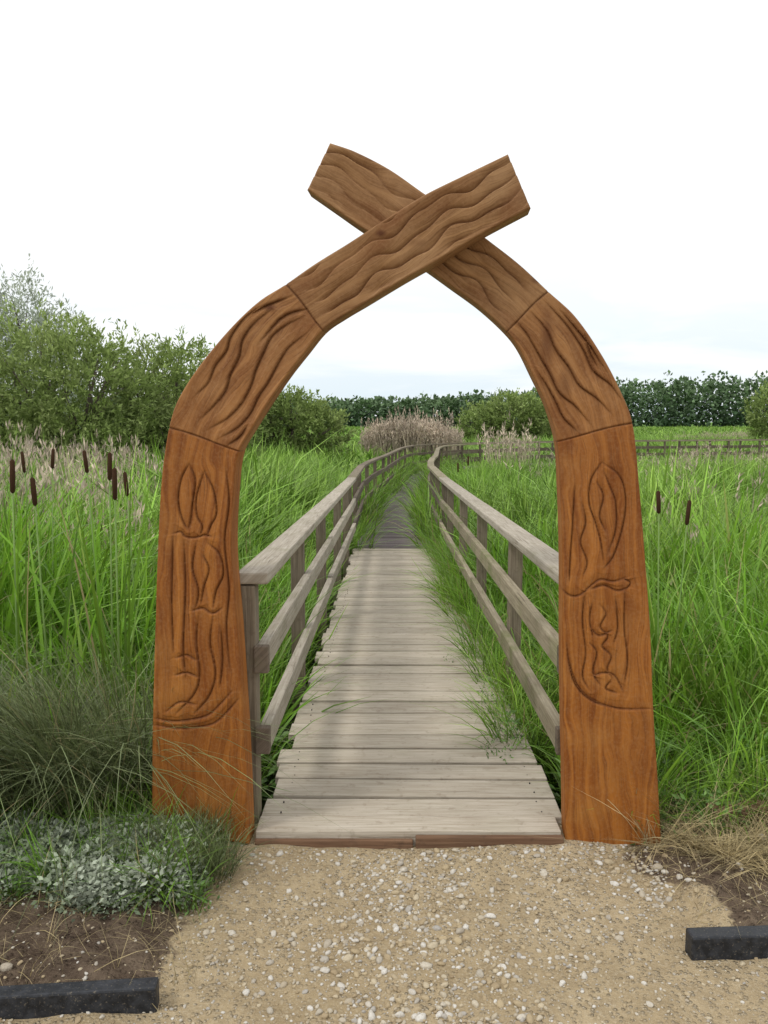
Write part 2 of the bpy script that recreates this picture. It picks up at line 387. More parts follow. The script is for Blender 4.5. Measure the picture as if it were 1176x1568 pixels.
RP=[(1014,1308,866,1306),(1007,1180,864,1180),(1001,1085,862,1085),(996,960,861,960),(988,850,861,850),(980,750,858,750),(969,648,853,675),(950,597,838,622),(920,540,816,575),(880,483,795,533),(840,446,775,507),(795,404,735,470),(745,365,690,437),(695,326,645,405),(650,296,600,377),(595,258,553,348),(545,232,510,318),(505,218,470,290)]
carvL=[[(234,1100),(262,1105),(290,1103),(318,1096),(338,1078),(356,1058)],[(233,1110),(270,1116),(305,1114),(330,1107),(350,1088),(366,1070)],
 [(289,710),(277,732),(272,765),(278,795),(287,812)],[(289,710),(298,735),(294,770),(291,795),(287,812)],[(264,818),(276,815),(283,822),(297,824),(313,820),(325,823)],[(264,822),(263,870),(262,930),(265,1000)],
 [(281,828),(283,900),(280,990),(284,1040)],[(312,722),(300,760),(301,790),(309,806),(306,820)],[(312,722),(326,750),(331,785),(322,805),(317,820)],[(318,832),(336,850),(341,880),(330,905),(326,930)],
 [(345,716),(350,770),(343,830),(350,900),(346,960),(352,1030)],[(299,832),(294,870),(303,905),(298,935)],[(310,850),(319,872),(311,900),(307,925)],[(294,936),(310,932),(325,940),(340,932)],
 [(303,945),(300,985),(305,1030),(297,1062),(270,1092)],[(325,945),(321,985),(329,1030),(320,1065),(298,1092)],[(270,1008),(285,1004),(300,1012)],[(268,1035),(285,1031),(303,1038)],[(255,1090),(275,1076),(300,1080)],[(337,958),(340,1010),(336,1052)]]
carvR=[[(857,898),(872,912),(888,912),(905,898),(920,888),(940,891),(962,884)],[(905,903),(925,897),(945,905),(962,901)],[(955,886),(965,893),(958,903)],
 [(896,905),(892,950),(897,1000),(892,1035),(903,1058)],[(957,905),(956,960),(961,1010),(957,1045)],[(867,985),(873,1020),(888,1055),(915,1076),(950,1086),(1000,1086)],[(868,1002),(880,1047),(905,1073),(940,1085)],
 [(921,708),(905,735),(902,770),(912,800),(920,830),(925,865)],[(921,708),(948,728),(958,760),(955,800),(940,850),(925,870)],[(925,722),(934,745),(943,770),(943,810),(932,845)],[(892,770),(897,800),(889,830),(899,860),(893,882)],
 [(914,738),(924,760),(918,790),(928,815)],[(880,745),(877,800),(873,860),(872,890)],
 [(918,925),(928,940),(919,960),(931,975),(922,990),(936,1005),(930,1025),(940,1042)],[(905,963),(918,974),(938,966)],[(943,920),(946,960),(940,985)],
 [(903,985),(914,1000),(908,1030),(920,1050)],[(935,1042),(928,1055),(945,1062)],[(908,1036),(925,1031),(942,1036),(955,1060)],[(906,925),(903,950),(908,975)]]
flowL=[[(308,640),(325,622),(343,600),(352,572),(365,545),(370,520),(388,494),(412,476)],[(322,655),(347,640),(368,618),(383,590),(391,565),(402,540),(415,515),(436,498),(460,486)],
 [(340,668),(362,655),(382,633),(395,606),(410,584),(425,556),(441,532),(466,512)],[(300,604),(318,585),(328,560),(345,537),(352,515),(372,488),(395,470)],[(385,480),(405,468),(420,462),(440,455)],[(350,680),(366,668),(376,654)],[(400,520),(425,490),(445,478),(470,472)]]
flowR=[[(935,632),(915,610),(888,590),(872,562),(852,535),(838,505),(815,478)],[(905,650),(882,622),(858,602),(843,572),(827,545),(808,512),(792,492)],[(952,612),(935,588),(910,568),(897,540),(880,512),(860,487),(838,464)],
 [(884,660),(864,640),(852,615),(838,590),(826,572)],[(925,562),(905,530),(885,505),(862,478)],[(915,560),(905,540),(897,515)]]
flowL=[p[::-1] for p in flowL]
KL=[(413,471,11,7,1.0),(583,357,9,6,1.),(345,900,12,40,.5),(640,372,26,9,.45),(300,650,9,9,.3),(262,1205,22,60,.45),(320,1190,14,50,.35),(402,540,10,30,.45),(250,900,8,60,.3)]
KR=[(838,520,13,55,.75),(865,590,14,30,.6),(822,428,10,7,.9),(765,284,7,5,.9),(742,444,8,6,.5),(930,890,24,14,.35),(940,1180,14,60,.3),(880,930,10,70,.3)]
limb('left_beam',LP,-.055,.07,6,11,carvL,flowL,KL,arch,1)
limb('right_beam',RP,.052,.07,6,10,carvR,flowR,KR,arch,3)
# ------------------------------------------------------------------ boardwalk
bw=empty('boardwalk')
seg=np.concatenate([[0],np.cumsum(np.linalg.norm(np.diff(PATH,axis=0),axis=1))])
def P(s,off=0,dz=0):
    i=int(np.clip(np.searchsorted(seg,s,side='right')-1,0,len(PATH)-2))
    def tang(s):
        i=int(np.clip(np.searchsorted(seg,s,side='right')-1,0,len(PATH)-2)); d=PATH[i+1]-PATH[i]; return d/np.linalg.norm(d)
    t=(s-seg[i])/(seg[i+1]-seg[i]); p=PATH[i]*(1-t)+PATH[i+1]*t
    tg=tang(s-.6)+tang(s+.6)+tang(s); tg/=np.linalg.norm(tg)
    n=np.array([tg[1],-tg[0]])
    q=p+n*off
    return Vector((q[0],q[1],float(deckz(p[1]))+dz)),tg
mb=MB(); sc=MB()
s=.145
while s<8.1:
    w=.162+random.uniform(-.014,.008); c,tg=P(s+w/2)
    ang=math.atan2(-tg[0],tg[1])+random.uniform(-.01,.01)
    L=1.19+random.uniform(-.035,.035)
    R=Matrix.Rotation(ang,3,'Z')@Matrix.Rotation(random.uniform(-.006,.006),3,'Y')@Matrix.Rotation(random.uniform(-.022,.022),3,'X')
    mb.box(c+Vector((random.uniform(-.014,.014),0,-.016+random.uniform(-.004,.004))),(L,w,.034),R)
    for ex in (-.52,.52):
        for ey in (-.045,.045):
            q=c+Vector((ex+random.uniform(-.008,.008),ey,0)); sc.tube([q+Vector((0,0,-.005)),q+Vector((0,0,.0022))],[.003,.003],6)
    s+=w+random.uniform(.018,.030)
mb.obj('deck_planks',[M_plank],bw,.004)
sc.obj('deck_screws',[M_screw],bw)
mb=MB()
while s<32:
    w=.145; c,tg=P(s+w/2); R=Matrix.Rotation(math.atan2(-tg[0],tg[1]),3,'Z')
    mb.box(c+Vector((0,0,-.016+random.uniform(-.003,.003))),(1.16,w,.03),R); s+=w+.018
while s<68:
    w=.45; c,tg=P(s+w/2); R=Matrix.Rotation(math.atan2(-tg[0],tg[1]),3,'Z'); mb.box(c+Vector((0,0,-.02)),(1.16,w,.03),R); s+=w+.012
mb.obj('far_deck_planks',[M_deck2],bw)
mb=MB()
mb.box((.093,.068,.010),(1.165,.125,.075),None,0,.7)
mb.obj('front_plank',[M_plank],bw,.004)
mb=MB(); mb.box((.40,-.010,-.006),(.56,.026,.085),None,0,.4); mb.box((-.19,-.005,-.014),(.60,.02,.07),None,0,.8)
mb.obj('front_sill',[M_sill],bw,.004)
mb=MB()
for off in (-.5,0,.5):
    for a in np.arange(.2,31,1.8):
        mb.beam(P(a,off,-.085)[0],P(a+1.8,off,-.085)[0],.05,.10)
for a in np.arange(.3,31,1.8):
    for off in (-.45,.45):
        p=P(a,off)[0]; mb.beam((p.x,p.y,-.9),(p.x,p.y,p.z-.13),.09,.09)
mb.obj('joists',[M_post],bw)
def railing(side,s0,s1,first):
    rl=MB(); ps=MB(); cap=MB(); tp=MB()
    step=1.8
    posts=[s0+.06]+list(np.arange(s0+step,s1,step))
    for a in posts:
        ln=random.uniform(-.015,.015)
        p,tg=P(a,side*.652)
        ps.beam((p.x,p.y,-.85),(p.x+ln,p.y,p.z+.93),.075,.10)
    a=s0
    while a<s1-.1:
        b=min(a+(3.6 if a<9 else 1.8),s1)
        for hz,hh in ((.315,.095),(.64,.095)):
            dz=random.uniform(-.01,.01)
            rl.beam(P(a+.004,side*.588,hz+dz)[0],P(b-.004,side*.588,hz+random.uniform(-.01,.01))[0],.046,hh)
        tp.beam(P(a+.004,side*.62,.955+random.uniform(-.003,.003))[0],P(b-.004,side*.62,.955)[0],.125,.046)
        a=b
    if first:
        for hz in (.315,.64):
            c0=P(s0-.006,side*.588,hz)[0]; c1=P(s0+.035,side*.588,hz)[0]
            cap.beam(c0,c1,.056,.106)
    return rl,ps,cap,tp
for side,nm,mr in ((-1,'left',M_rail),(1,'right',M_railg)):
    rl,ps,cap,tp=railing(side,.12,8.2,True)
    rl.obj(nm+'_rails',[mr],bw,.006); ps.obj(nm+'_posts',[M_postm],bw,.006)
    tp.obj(nm+'_handrail',[M_rail],bw,.008); cap.obj(nm+'_rail_end',[M_post],bw,.004)
    rl,ps,cap,tp=railing(side,8.2,66,False)
    rl.obj(nm+'_far_rails',[M_post],bw,.004); ps.obj(nm+'_far_posts',[M_post],bw); tp.obj(nm+'_far_handrail',[M_railg if side>0 else M_postm],bw,.004)
def edging(x0,y0,x1,y1,h,w):
    b=MB(); b.beam((x0,y0,h/2-.025),(x1,y1,h/2-.025),w,h+.05)
    return b.obj('timber_edging',[M_black],None,.006)
edging(-1.9,-1.0,-.62,-.885,.075,.05)
edging(.915,-.665,2.2,-.60,.075,.055)
b=MB(); b.beam((1.28,.10,.05),(2.1,.22,.05),.08,.10); b.obj('timber_offcut',[M_sill],None,.006)
# ------------------------------------------------------------------ foliage machinery
def blades(n,h,hv,rad,w,lean,bend,K=5,wind=(0,0),seed=0):
    r=np.random.default_rng(seed)
    a=r.uniform(0,6.283,n); rr=rad*np.sqrt(r.uniform(0,1,n)); bx,by=rr*np.cos(a),rr*np.sin(a)
    az=a+r.normal(0,1.0,n); H=h*np.clip(1+hv*r.normal(0,1,n),.3,1.6); Ln=lean*r.uniform(.1,1,n); B=bend*r.uniform(.05,1,n)**1.3
    s=np.linspace(0,1,K+1)[None,:]
    hd=H[:,None]*(Ln[:,None]*s+B[:,None]*s**2.2)
    x=bx[:,None]+np.cos(az)[:,None]*hd+wind[0]*H[:,None]*s**2; y=by[:,None]+np.sin(az)[:,None]*hd+wind[1]*H[:,None]*s**2
    z=H[:,None]*(s-(.5*B[:,None])*s**3)
    sa=az+1.57+r.normal(0,.7,n); ww=w*r.uniform(.6,1.25,n)[:,None]*(.75+.35*s)*np.clip(1-s**3,0.04,1)*.5
    V=np.empty((n,K+1,2,3))
    for j,sg in enumerate((-1,1)):
        V[:,:,j,0]=x+sg*ww*np.cos(sa)[:,None]; V[:,:,j,1]=y+sg*ww*np.sin(sa)[:,None]; V[:,:,j,2]=z
    U=np.empty((n,K+1,2,2)); U[...,0]=r.uniform(0,1,n)[:,None,None]; U[...,1]=s[...,None]
    I=np.arange(n*(K+1)*2).reshape(n,K+1,2)
    F=np.stack([I[:,:-1,0],I[:,:-1,1],I[:,1:,1],I[:,1:,0]],-1).reshape(-1,4)
    return V.reshape(-1,3),F,U.reshape(-1,2)
def leafq(Pp,D,L,W,r,tone):
    n=len(Pp); D=D/np.linalg.norm(D,axis=1)[:,None]
    sd=np.cross(D,r.normal(0,1,(n,3))); sd/=np.linalg.norm(sd,axis=1)[:,None]+1e-9
    up=np.cross(sd,D)
    L=np.asarray(L)[:,None]; W=np.asarray(W)[:,None]
    V=np.stack([Pp,Pp+D*L*.45+sd*W/2+up*W*.15,Pp+D*L,Pp+D*L*.45-sd*W/2+up*W*.15],1)
    U=np.empty((n,4,2)); U[...,0]=r.uniform(0,1,n)[:,None]; U[...,1]=np.asarray(tone)[:,None]
    return V.reshape(-1,3),np.arange(n*4).reshape(n,4),U.reshape(-1,2)
def leafplant(n,h,rad,L,W,seed):
    r=np.random.default_rng(seed); a=r.uniform(0,6.283,n); z=r.uniform(0,1,n); rr=rad*np.sqrt(r.uniform(0,1,n))*(1-.6*z**2)
    Pp=np.stack([rr*np.cos(a),rr*np.sin(a),z*h],-1)
    D=np.stack([np.cos(a)+r.normal(0,.5,n),np.sin(a)+r.normal(0,.5,n),r.normal(.4,.6,n)],-1)
    return leafq(Pp,D,L*r.uniform(.6,1.3,n),W*r.uniform(.6,1.3,n),r,z)
def joinm(parts):
    V=[];F=[];U=[];o=0
    for v,f,u in parts: V.append(v);F.append(f+o);U.append(u);o+=len(v)
    return np.concatenate(V),np.concatenate(F),np.concatenate(U)
def bake(name,pts,rot,scl,idx,geos,mat):
    """all plants of one kind grown into a single mesh"""
    parts=[]; pts=np.asarray(pts,float)
    cx,sx=np.cos(rot[:,0]),np.sin(rot[:,0]); cy,sy=np.cos(rot[:,1]),np.sin(rot[:,1]); cz,sz=np.cos(rot[:,2]),np.sin(rot[:,2])
    R=np.empty((len(pts),3,3))
    R[:,0,0]=cy*cz;R[:,0,1]=sx*sy*cz-cx*sz;R[:,0,2]=cx*sy*cz+sx*sz
    R[:,1,0]=cy*sz;R[:,1,1]=sx*sy*sz+cx*cz;R[:,1,2]=cx*sy*sz-sx*cz
    R[:,2,0]=-sy;R[:,2,1]=sx*cy;R[:,2,2]=cx*cy
    for v,(V,F,U) in enumerate(geos):
        sel=np.where(idx==v)[0]; m=len(sel)
        if not m: continue
        W=np.einsum('mij,mvj->mvi',R[sel],V[None]*scl[sel][:,None,:])+pts[sel][:,None,:]
        FF=(F[None]+np.arange(m)[:,None,None]*len(V)).reshape(-1,F.shape[1])
        UU=np.repeat(U[None],m,0).copy(); UU[...,0]=np.mod(UU[...,0]+rng.uniform(0,1,m)[:,None],1.0)
        parts.append((W.reshape(-1,3),FF,UU.reshape(-1,2)))
    V,F,U=joinm(parts)
    return link(bpy.data.objects.new(name,np_mesh(name,V,F,U,False,[mat])))
def grow(name,x,y,scale,proto,zoff=0,tilt=.1,z=None,sxy=None,yaw=None,zs=1):
    geos,mat=proto; n=len(x); z=th(x,y) if z is None else z
    rot=np.stack([rng.normal(0,tilt,n),rng.normal(0,tilt,n),rng.uniform(0,6.283,n) if yaw is None else rng.normal(0,yaw,n)],-1)
    s3=np.stack([scale,scale,scale*zs],-1)
    if sxy is not None: s3[:,0]*=sxy; s3[:,1]*=sxy
    return bake(name,np.stack([x,y,z+zoff],-1),rot,s3,rng.integers(0,len(geos),n),geos,mat)
def sample(n,d0,d1,wf=.62,pad=1.5):
    u=rng.uniform(0,1,n); d=np.sqrt(d0**2+u*(d1**2-d0**2)); x=rng.uniform(-1,1,n)*(d*wf+pad); return x,d-3
def gh(x,y):
    pd=path_dist(x,y)
    left=np.interp(pd,[.8,1.5,2.6],[.62,.80,1.20])*np.interp(y,[0,6,12,30],[1.0,1.0,.92,.75])
    right=np.interp(pd,[.8,1.4,2.5],[.68,.88,1.0])*np.interp(y,[0,6,12,22,30],[1,.95,.92,.85,.62])
    cxp=np.interp(y,PATH[:,1],PATH[:,0])
    h=np.where(x<cxp,left,right)
    return h*(1+.18*snoise(x,y,.25,31))
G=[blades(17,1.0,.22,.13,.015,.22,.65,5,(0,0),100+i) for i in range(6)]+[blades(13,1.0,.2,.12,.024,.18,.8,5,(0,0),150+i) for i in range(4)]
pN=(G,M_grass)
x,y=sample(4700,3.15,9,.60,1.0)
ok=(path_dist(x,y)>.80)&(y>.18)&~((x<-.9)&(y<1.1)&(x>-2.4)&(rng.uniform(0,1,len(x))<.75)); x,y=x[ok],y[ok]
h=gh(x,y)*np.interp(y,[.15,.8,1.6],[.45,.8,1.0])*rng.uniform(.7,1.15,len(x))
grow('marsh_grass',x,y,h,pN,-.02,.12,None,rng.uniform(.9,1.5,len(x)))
pM=([blades(26,1.0,.22,.28,.02,.25,.65,3,(0,0),200+i) for i in range(5)],M_grassd)
x,y=sample(7000,9,24,.58,1.5); ok=path_dist(x,y)>.95; x,y=x[ok],y[ok]
grow('marsh_grass',x,y,gh(x,y)*rng.uniform(.7,1.15,len(x)),pM,-.02,.10,None,rng.uniform(1,1.5,len(x)))
pM2=([blades(22,1.0,.22,.28,.03,.25,.6,2,(0,0),250+i) for i in range(5)],M_grassd)
x,y=sample(6500,24,75,.57,1.5); ok=path_dist(x,y)>1.0; x,y=x[ok],y[ok]
grow('marsh_grass',x,y,gh(x,y)*rng.uniform(.7,1.1,len(x)),pM2,-.02,.10,None,rng.uniform(1.5,2.4,len(x)))
pF=([blades(30,1.0,.2,1.1,.09,.25,.6,2,(0,0),300+i) for i in range(4)],M_grassd)
x,y=sample(4500,70,230,.57,2); grow('distant_grass',x,y,rng.uniform(.45,.8,len(x)),pF,0,.05,None,rng.uniform(1.5,3.0,len(x)))
pW=([leafplant(60,.35,.16,.05,.022,400+i) for i in range(4)],M_weed)
x,y=sample(750,3.1,7,.6,1.0); ok=(path_dist(x,y)>.72)&(y>.1); x,y=x[ok],y[ok]
grow('leafy_weeds',x,y,rng.uniform(.4,1.1,len(x)),pW,0,.2)
n=430; sdist=rng.uniform(.9,8.3,n)
pp=[P(a,.60+random.uniform(-.10,.18)-.10*max(0,math.sin(a*1.7))) for a in sdist]
x=np.array([p[0].x for p in pp]);y=np.array([p[0].y for p in pp])
pT=([blades(16,.34,.3,.05,.007,.5,.9,5,(-.25,-.1),500+i) for i in range(4)],M_grass)
grow('deck_edge_grass',x,y,rng.uniform(.5,1.25,n),pT,0,.15,deckz(y)-.10)
n=420; sdist=rng.uniform(8,29,n); pp=[P(a,random.choice((-1,1,1))*random.uniform(.42,.8)) for a in sdist]
x=np.array([p[0].x for p in pp]);y=np.array([p[0].y for p in pp])
pTV=([blades(26,.5,.3,.1,.013,.5,.9,4,(0,0),520+i) for i in range(4)],M_grass)
grow('path_edge_grass',x,y,rng.uniform(.6,1.5,n),pTV,0,.15,deckz(y)-.15)
xw=np.array([.52,.58,.60,.57,.60,.50,.44]); yw=np.array([.72,.86,1.0,1.35,1.6,.83,2.4])
grow('deck_weed',xw,yw,np.array([.35,.5,.55,.3,.5,.28,.25]),pW,0,.3,deckz(yw)-.03)
# sedge tussock
pS=([blades(200,.72,.2,.16,.0055,.45,1.2,8,(-.38,-.32),600+i) for i in range(3)],M_sedge)
x=rng.uniform(-2.3,-.98,64); y=rng.uniform(.10,1.1,64)
grow('sedge_tussock',x,y,rng.uniform(.72,1.05,64),pS,0,.12,None,None,.4)
pTG=([blades(90,.17,.25,.09,.004,.5,.9,5,(0,-.15),620+i) for i in range(3)],M_sedge)
x=rng.uniform(-.95,-.58,26); y=rng.uniform(-.34,-.05,26)
grow('grass_tuft',x,y,rng.uniform(.5,.9,26),pTG,0,.2)
pSV=([leafplant(110,.075,.08,.019,.010,640+i) for i in range(5)],M_silver)
x=rng.uniform(-1.75,-.66,520); y=rng.uniform(-.50,.0,520); ok=(y>-.43+.09*np.sin(x*9)+rng.normal(0,.03,520)); x,y=x[ok],y[ok]
grow('silver_weeds',x,y,rng.uniform(.6,1.4,len(x)),pSV,0,.2)
pWs=([leafplant(70,.09,.10,.026,.011,660+i) for i in range(4)],M_weed)
x=rng.uniform(-1.9,-.62,120); y=rng.uniform(-.44,.25,120)
grow('low_weeds',x,y,rng.uniform(.4,1.0,len(x)),pWs,0,.2)
x=rng.uniform(-1.8,-.60,150); y=rng.uniform(-.46,.22,150); grow('low_grass',x,y,rng.uniform(.2,.7,150),pT,0,.25)
x=rng.uniform(.98,2.0,110); y=rng.uniform(.06,.4,110); grow('low_weeds',x,y,rng.uniform(.6,1.4,len(x)),pWs,0,.2)
x=rng.uniform(.95,2.0,60); y=rng.uniform(.02,.3,60); grow('low_grass',x,y,rng.uniform(.4,.9,60),pT,0,.25)
pST=([blades(90,.22,.3,.08,.004,1.3,1.6,5,(0,-.3),680+i) for i in range(3)],M_straw)
x=rng.uniform(1.0,1.9,46); y=rng.uniform(-.20,.04,46); grow('straw_tuft',x,y,rng.uniform(.4,.9,46),pST,-.01,.3,None,None,None,.5)
x=np.concatenate([rng.uniform(-1.6,-.5,80),rng.uniform(.9,1.7,25)]); y=np.concatenate([rng.uniform(-.82,-.3,80),rng.uniform(-.55,-.2,25)])
pSB=([blades(7,.09,.3,.06,.0025,1.6,1.6,3,(0,0),700+i) for i in range(3)],M_straw)
grow('straw_litter',x,y,rng.uniform(.5,1.2,len(x)),pSB,-.005,.4)
def reedgeo(seed,nb=24):
    a=blades(nb,1.0,.14,.3,.013,.06,.12,3,(.05,0),seed); r=np.random.default_rng(seed)
    V,F,U=a; tips=V.reshape(nb,4,2,3)[:,-1].mean(1); n=nb*6; Pp=np.repeat(tips,6,0)+r.normal(0,.015,(n,3)); Pp[:,2]-=r.uniform(0,.15,n)
    D=r.normal(0,.35,(n,3)); D[:,2]+=1
    return joinm([a,leafq(Pp,D,np.full(n,.09),np.full(n,.018),r,np.full(n,1.))])
pR=([reedgeo(720+i) for i in range(4)],M_dry); pR2=([reedgeo(740+i,5) for i in range(4)],M_dry)
def reedbed(x0,x1,d0,d1,n,h0,h1,pr=None):
    x=rng.uniform(x0,x1,n); y=rng.uniform(d0,d1,n)-3; ok=path_dist(x,y)>1.1; x,y=x[ok],y[ok]
    f=1-.3*np.abs((x-(x0+x1)/2)/((x1-x0)/2))**3
    grow('dry_reed_bed',x,y,rng.uniform(h0,h1,len(x))*f,pr or pR,-.02,.05,None,rng.uniform(.9,1.3,len(x)))
reedbed(-.7,3.3,37.5,41,380,1.4,1.85)
reedbed(-13,-3.6,11,18,420,1.25,1.62,pR2)
reedbed(-7,-2.2,7,11,70,1.25,1.55,pR2)
reedbed(24,62,68,72,330,.9,1.25)
reedbed(3.5,4.9,26,29,7,1.4,1.8)
reedbed(5,16,20,32,30,.8,1.15)
reedbed(2,12,7,20,60,1.0,1.35,pR2)
# ------------------------------------------------------------------ bulrushes
def bulrush(x,y,top,lean=0):
    b=MB(); z0=float(th(x,y)); l=lean; hl=random.uniform(.12,.17)
    b.tube([(x,y,z0),(x+l*.3,y,z0+(top-z0)*.5),(x+l*.8,y,top-hl)],[.006,.005,.004],6,0)
    c=Vector((x+l*.8,y,top-hl)); e=Vector((x+l,y,top))
    b.tube([c,c.lerp(e,.06),c.lerp(e,.5),c.lerp(e,.94),e],[.004,.0115,.013,.0115,.004],10,1)
    b.tube([e,e+Vector((l*.3,0,.10))],[.0028,.001],5,0)
    o=b.obj('bulrush',[M_stem,M_head],None,0,True)
    V,F,U=blades(8,(top-z0)*.95,.12,.05,.019,.14,.35,7,(0,0),int(abs(x)*1000))
    lf=bpy.data.objects.new('leaves',np_mesh('leaves',V,F,U,False,[M_grass])); link(lf,o); lf.location=(x,y,z0)
for (x,y,t,l) in [(-1.80,.95,1.42,.03),(-1.66,1.0,1.33,-.04),(-1.30,.95,1.38,.015),(-1.45,1.3,1.44,.03),(-1.70,1.9,1.43,-.07),(-2.4,1.9,1.33,.05),(1.55,1.55,1.22,-.04),(1.70,1.75,1.15,.06),(-2.9,2.9,1.45,.0),(-1.50,1.95,1.3,-.05),(1.2,9,1.1,.02),(1.0,8.0,1.05,-.02),(-3.2,3.6,1.42,.05),(-2.6,3.1,1.38,-.06),(-2.25,2.5,1.42,.06)]:
    bulrush(x,y,t,l)
# ------------------------------------------------------------------ trees
def tree(name,x,y,blobs,nt,tl,nl,LL,LW,mat,seed,up=.8):
    r=np.random.default_rng(seed); z0=float(th(x,y)); b=MB()
    for (bx,by,bz,rx,ry,rz) in blobs:
        c=Vector((bx,by,bz)); b.tube([(bx*.15,by*.15,-.3),(bx*.4,by*.4,bz*.35),(bx*.8,by*.8,bz*.7),(bx,by,bz)],[.16,.12,.08,.04],7,0)
        for k in range(9):
            d=Vector((r.normal(),r.normal(),abs(r.normal())+.3)).normalized(); e=c+Vector((d.x*rx*.85,d.y*ry*.85,d.z*rz*.85))
            st=c.lerp(Vector((bx*.4,by*.4,bz*.35)),r.uniform(0,.8)); b.tube([st,st.lerp(e,.5)+Vector((0,0,.1)),e],[.045,.03,.008],5,0)
    vol=np.array([q[3]*q[4]+q[3]*q[5] for q in blobs]); vol/=vol.sum()
    bi=r.choice(len(blobs),nt,p=vol); B=np.array(blobs)[bi]
    d=r.normal(0,1,(nt,3)); d[:,2]=np.where(d[:,2]<0,d[:,2]*.8,d[:,2]); d/=np.linalg.norm(d,axis=1)[:,None]
    rad=r.uniform(.35,1.,nt)**.5; lump=1+.16*np.sin(d[:,0]*7+bi*2+seed)*np.sin(d[:,2]*6+bi)+.12*np.sin(d[:,1]*11+d[:,2]*9+seed)
    c=B[:,:3]+d*B[:,3:]*(rad*lump)[:,None]
    D=d*.9+np.array([0,0,up])+r.normal(0,.3,(nt,3)); D/=np.linalg.norm(D,axis=1)[:,None]
    ln=tl*r.uniform(.4,1.3,nt)
    f=r.uniform(0,1,(nt,nl)); Pp=c[:,None]+D[:,None]*(f*ln[:,None])[...,None]+r.normal(0,.05*tl+.02,(nt,nl,3))
    Pp=Pp.reshape(-1,3); LD=np.repeat(D,nl,0)+r.normal(0,.6,(nt*nl,3))
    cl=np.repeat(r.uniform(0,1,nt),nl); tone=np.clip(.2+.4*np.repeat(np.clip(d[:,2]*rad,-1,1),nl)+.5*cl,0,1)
    keep=Pp[:,2]>-.2; Pp,LD,tone=Pp[keep],LD[keep],tone[keep]; m=len(Pp)
    V,F,U=leafq(Pp,LD,LL*r.uniform(.6,1.3,m),LW*r.uniform(.6,1.3,m),r,tone)
    V=V+np.array([x,y,z0]); me=np_mesh('foliage',V,F,U,False,[mat])
    b.v=[(p[0]+x,p[1]+y,p[2]+z0) for p in b.v]
    tr=b.obj(name,[M_bark],None,0,True); link(bpy.data.objects.new('foliage',me),tr)
tree('willow_tree',-8.9,19,[(0,0,2.6,1.9,1.6,2.1),(1.5,-.5,2.3,1.5,1.4,1.9),(-1.5,.4,2.0,1.5,1.5,1.9),(.3,-.9,1.1,2.2,1.2,1.2)],1900,.5,17,.16,.055,M_willow,1,.5)
tree('willow_tree',-6.0,21,[(0,0,2.5,1.5,1.5,1.8),(1.2,-.3,1.9,1.1,1.2,1.6),(-1.2,.2,2.3,1.2,1.2,1.7),(0,-.8,1.1,2.0,1.2,1.2)],1700,.45,17,.16,.055,M_willow,2,.5)
tree('willow_tree',-11.5,18,[(0,0,1.9,1.7,1.6,1.5),(-1.6,0,2.0,1.7,1.5,1.6),(.6,-.8,1.2,2.2,1.2,1.3)],1600,.5,17,.16,.055,M_willow,3,.5)
tree('silver_willow_tree',-14.6,31,[(0,0,5.6,1.3,1.3,2.0),(-1.6,0,4.6,1.5,1.4,2.3),(1.3,.3,4.6,1.2,1.2,1.8),(0,0,2.5,2.6,2,2)],1200,.9,16,.2,.06,M_silverw,4,1.2)
tree('willow_bush',-4.3,36,[(0,0,1.9,1.6,1.4,1.5),(1.3,0,1.3,1.2,1.2,1.3),(-1.4,0,2.3,1.3,1.3,1.6)],1000,.5,14,.2,.08,M_willow,5,.5)
tree('willow_bush',-7.2,34,[(0,0,2.4,1.8,1.4,1.8),(-1.8,0,2.2,1.8,1.5,1.8)],900,.5,14,.2,.08,M_willow,6,.5)
tree('willow_bush',9.8,62,[(0,0,2.3,2.4,2,1.7),(2.3,0,1.9,2.0,2,1.5),(-2.2,0,1.6,1.8,1.6,1.4)],1000,.6,14,.28,.12,M_willow,7,.5)
tree('willow_bush',28.2,57,[(0,0,2.4,1.7,1.6,1.9),(2.2,0,2,1.6,1.6,1.7)],700,.6,14,.26,.11,M_willow,8,.5)
tree('willow_bush',14.5,66,[(0,0,1.3,3.0,2,1.3)],500,.6,14,.28,.12,M_willow,9,.5)
parts=[]; r=np.random.default_rng(55)
xs=np.arange(-170,190,3.6)
for row,(dy,n_) in enumerate(((0,320),(9,240),(18,170))):
    for xx in xs:
        xx=xx+r.uniform(-1.6,1.6); d=236+dy+r.uniform(-3,3)
        H=np.interp(xx,[-190,-40,0,30,55,75,110,190],[10,8.5,8.4,9.8,12.5,14.5,15.5,16])*r.uniform(.84,1.08)+dy*.03
        rx=r.uniform(3.0,5.4); n=n_
        dd=r.normal(0,1,(n,3)); dd/=np.linalg.norm(dd,axis=1)[:,None]
        lump=1+.2*np.sin(dd[:,0]*6+xx)*np.sin(dd[:,2]*7+xx*2)
        Pp=np.array([xx,d-3,H*.50-.6])+dd*np.array([rx,rx,H*.48])*(r.uniform(.75,1,n)*lump)[:,None]
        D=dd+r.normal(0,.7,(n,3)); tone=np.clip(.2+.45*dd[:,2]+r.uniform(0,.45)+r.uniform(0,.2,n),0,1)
        parts.append(leafq(Pp,D,1.15*r.uniform(.6,1.3,n),.9*r.uniform(.6,1.3,n),r,tone))
V,F,U=joinm(parts); me=np_mesh('distant_woodland',V,F,U,False,[M_treel]); link(bpy.data.objects.new('distant_woodland',me))
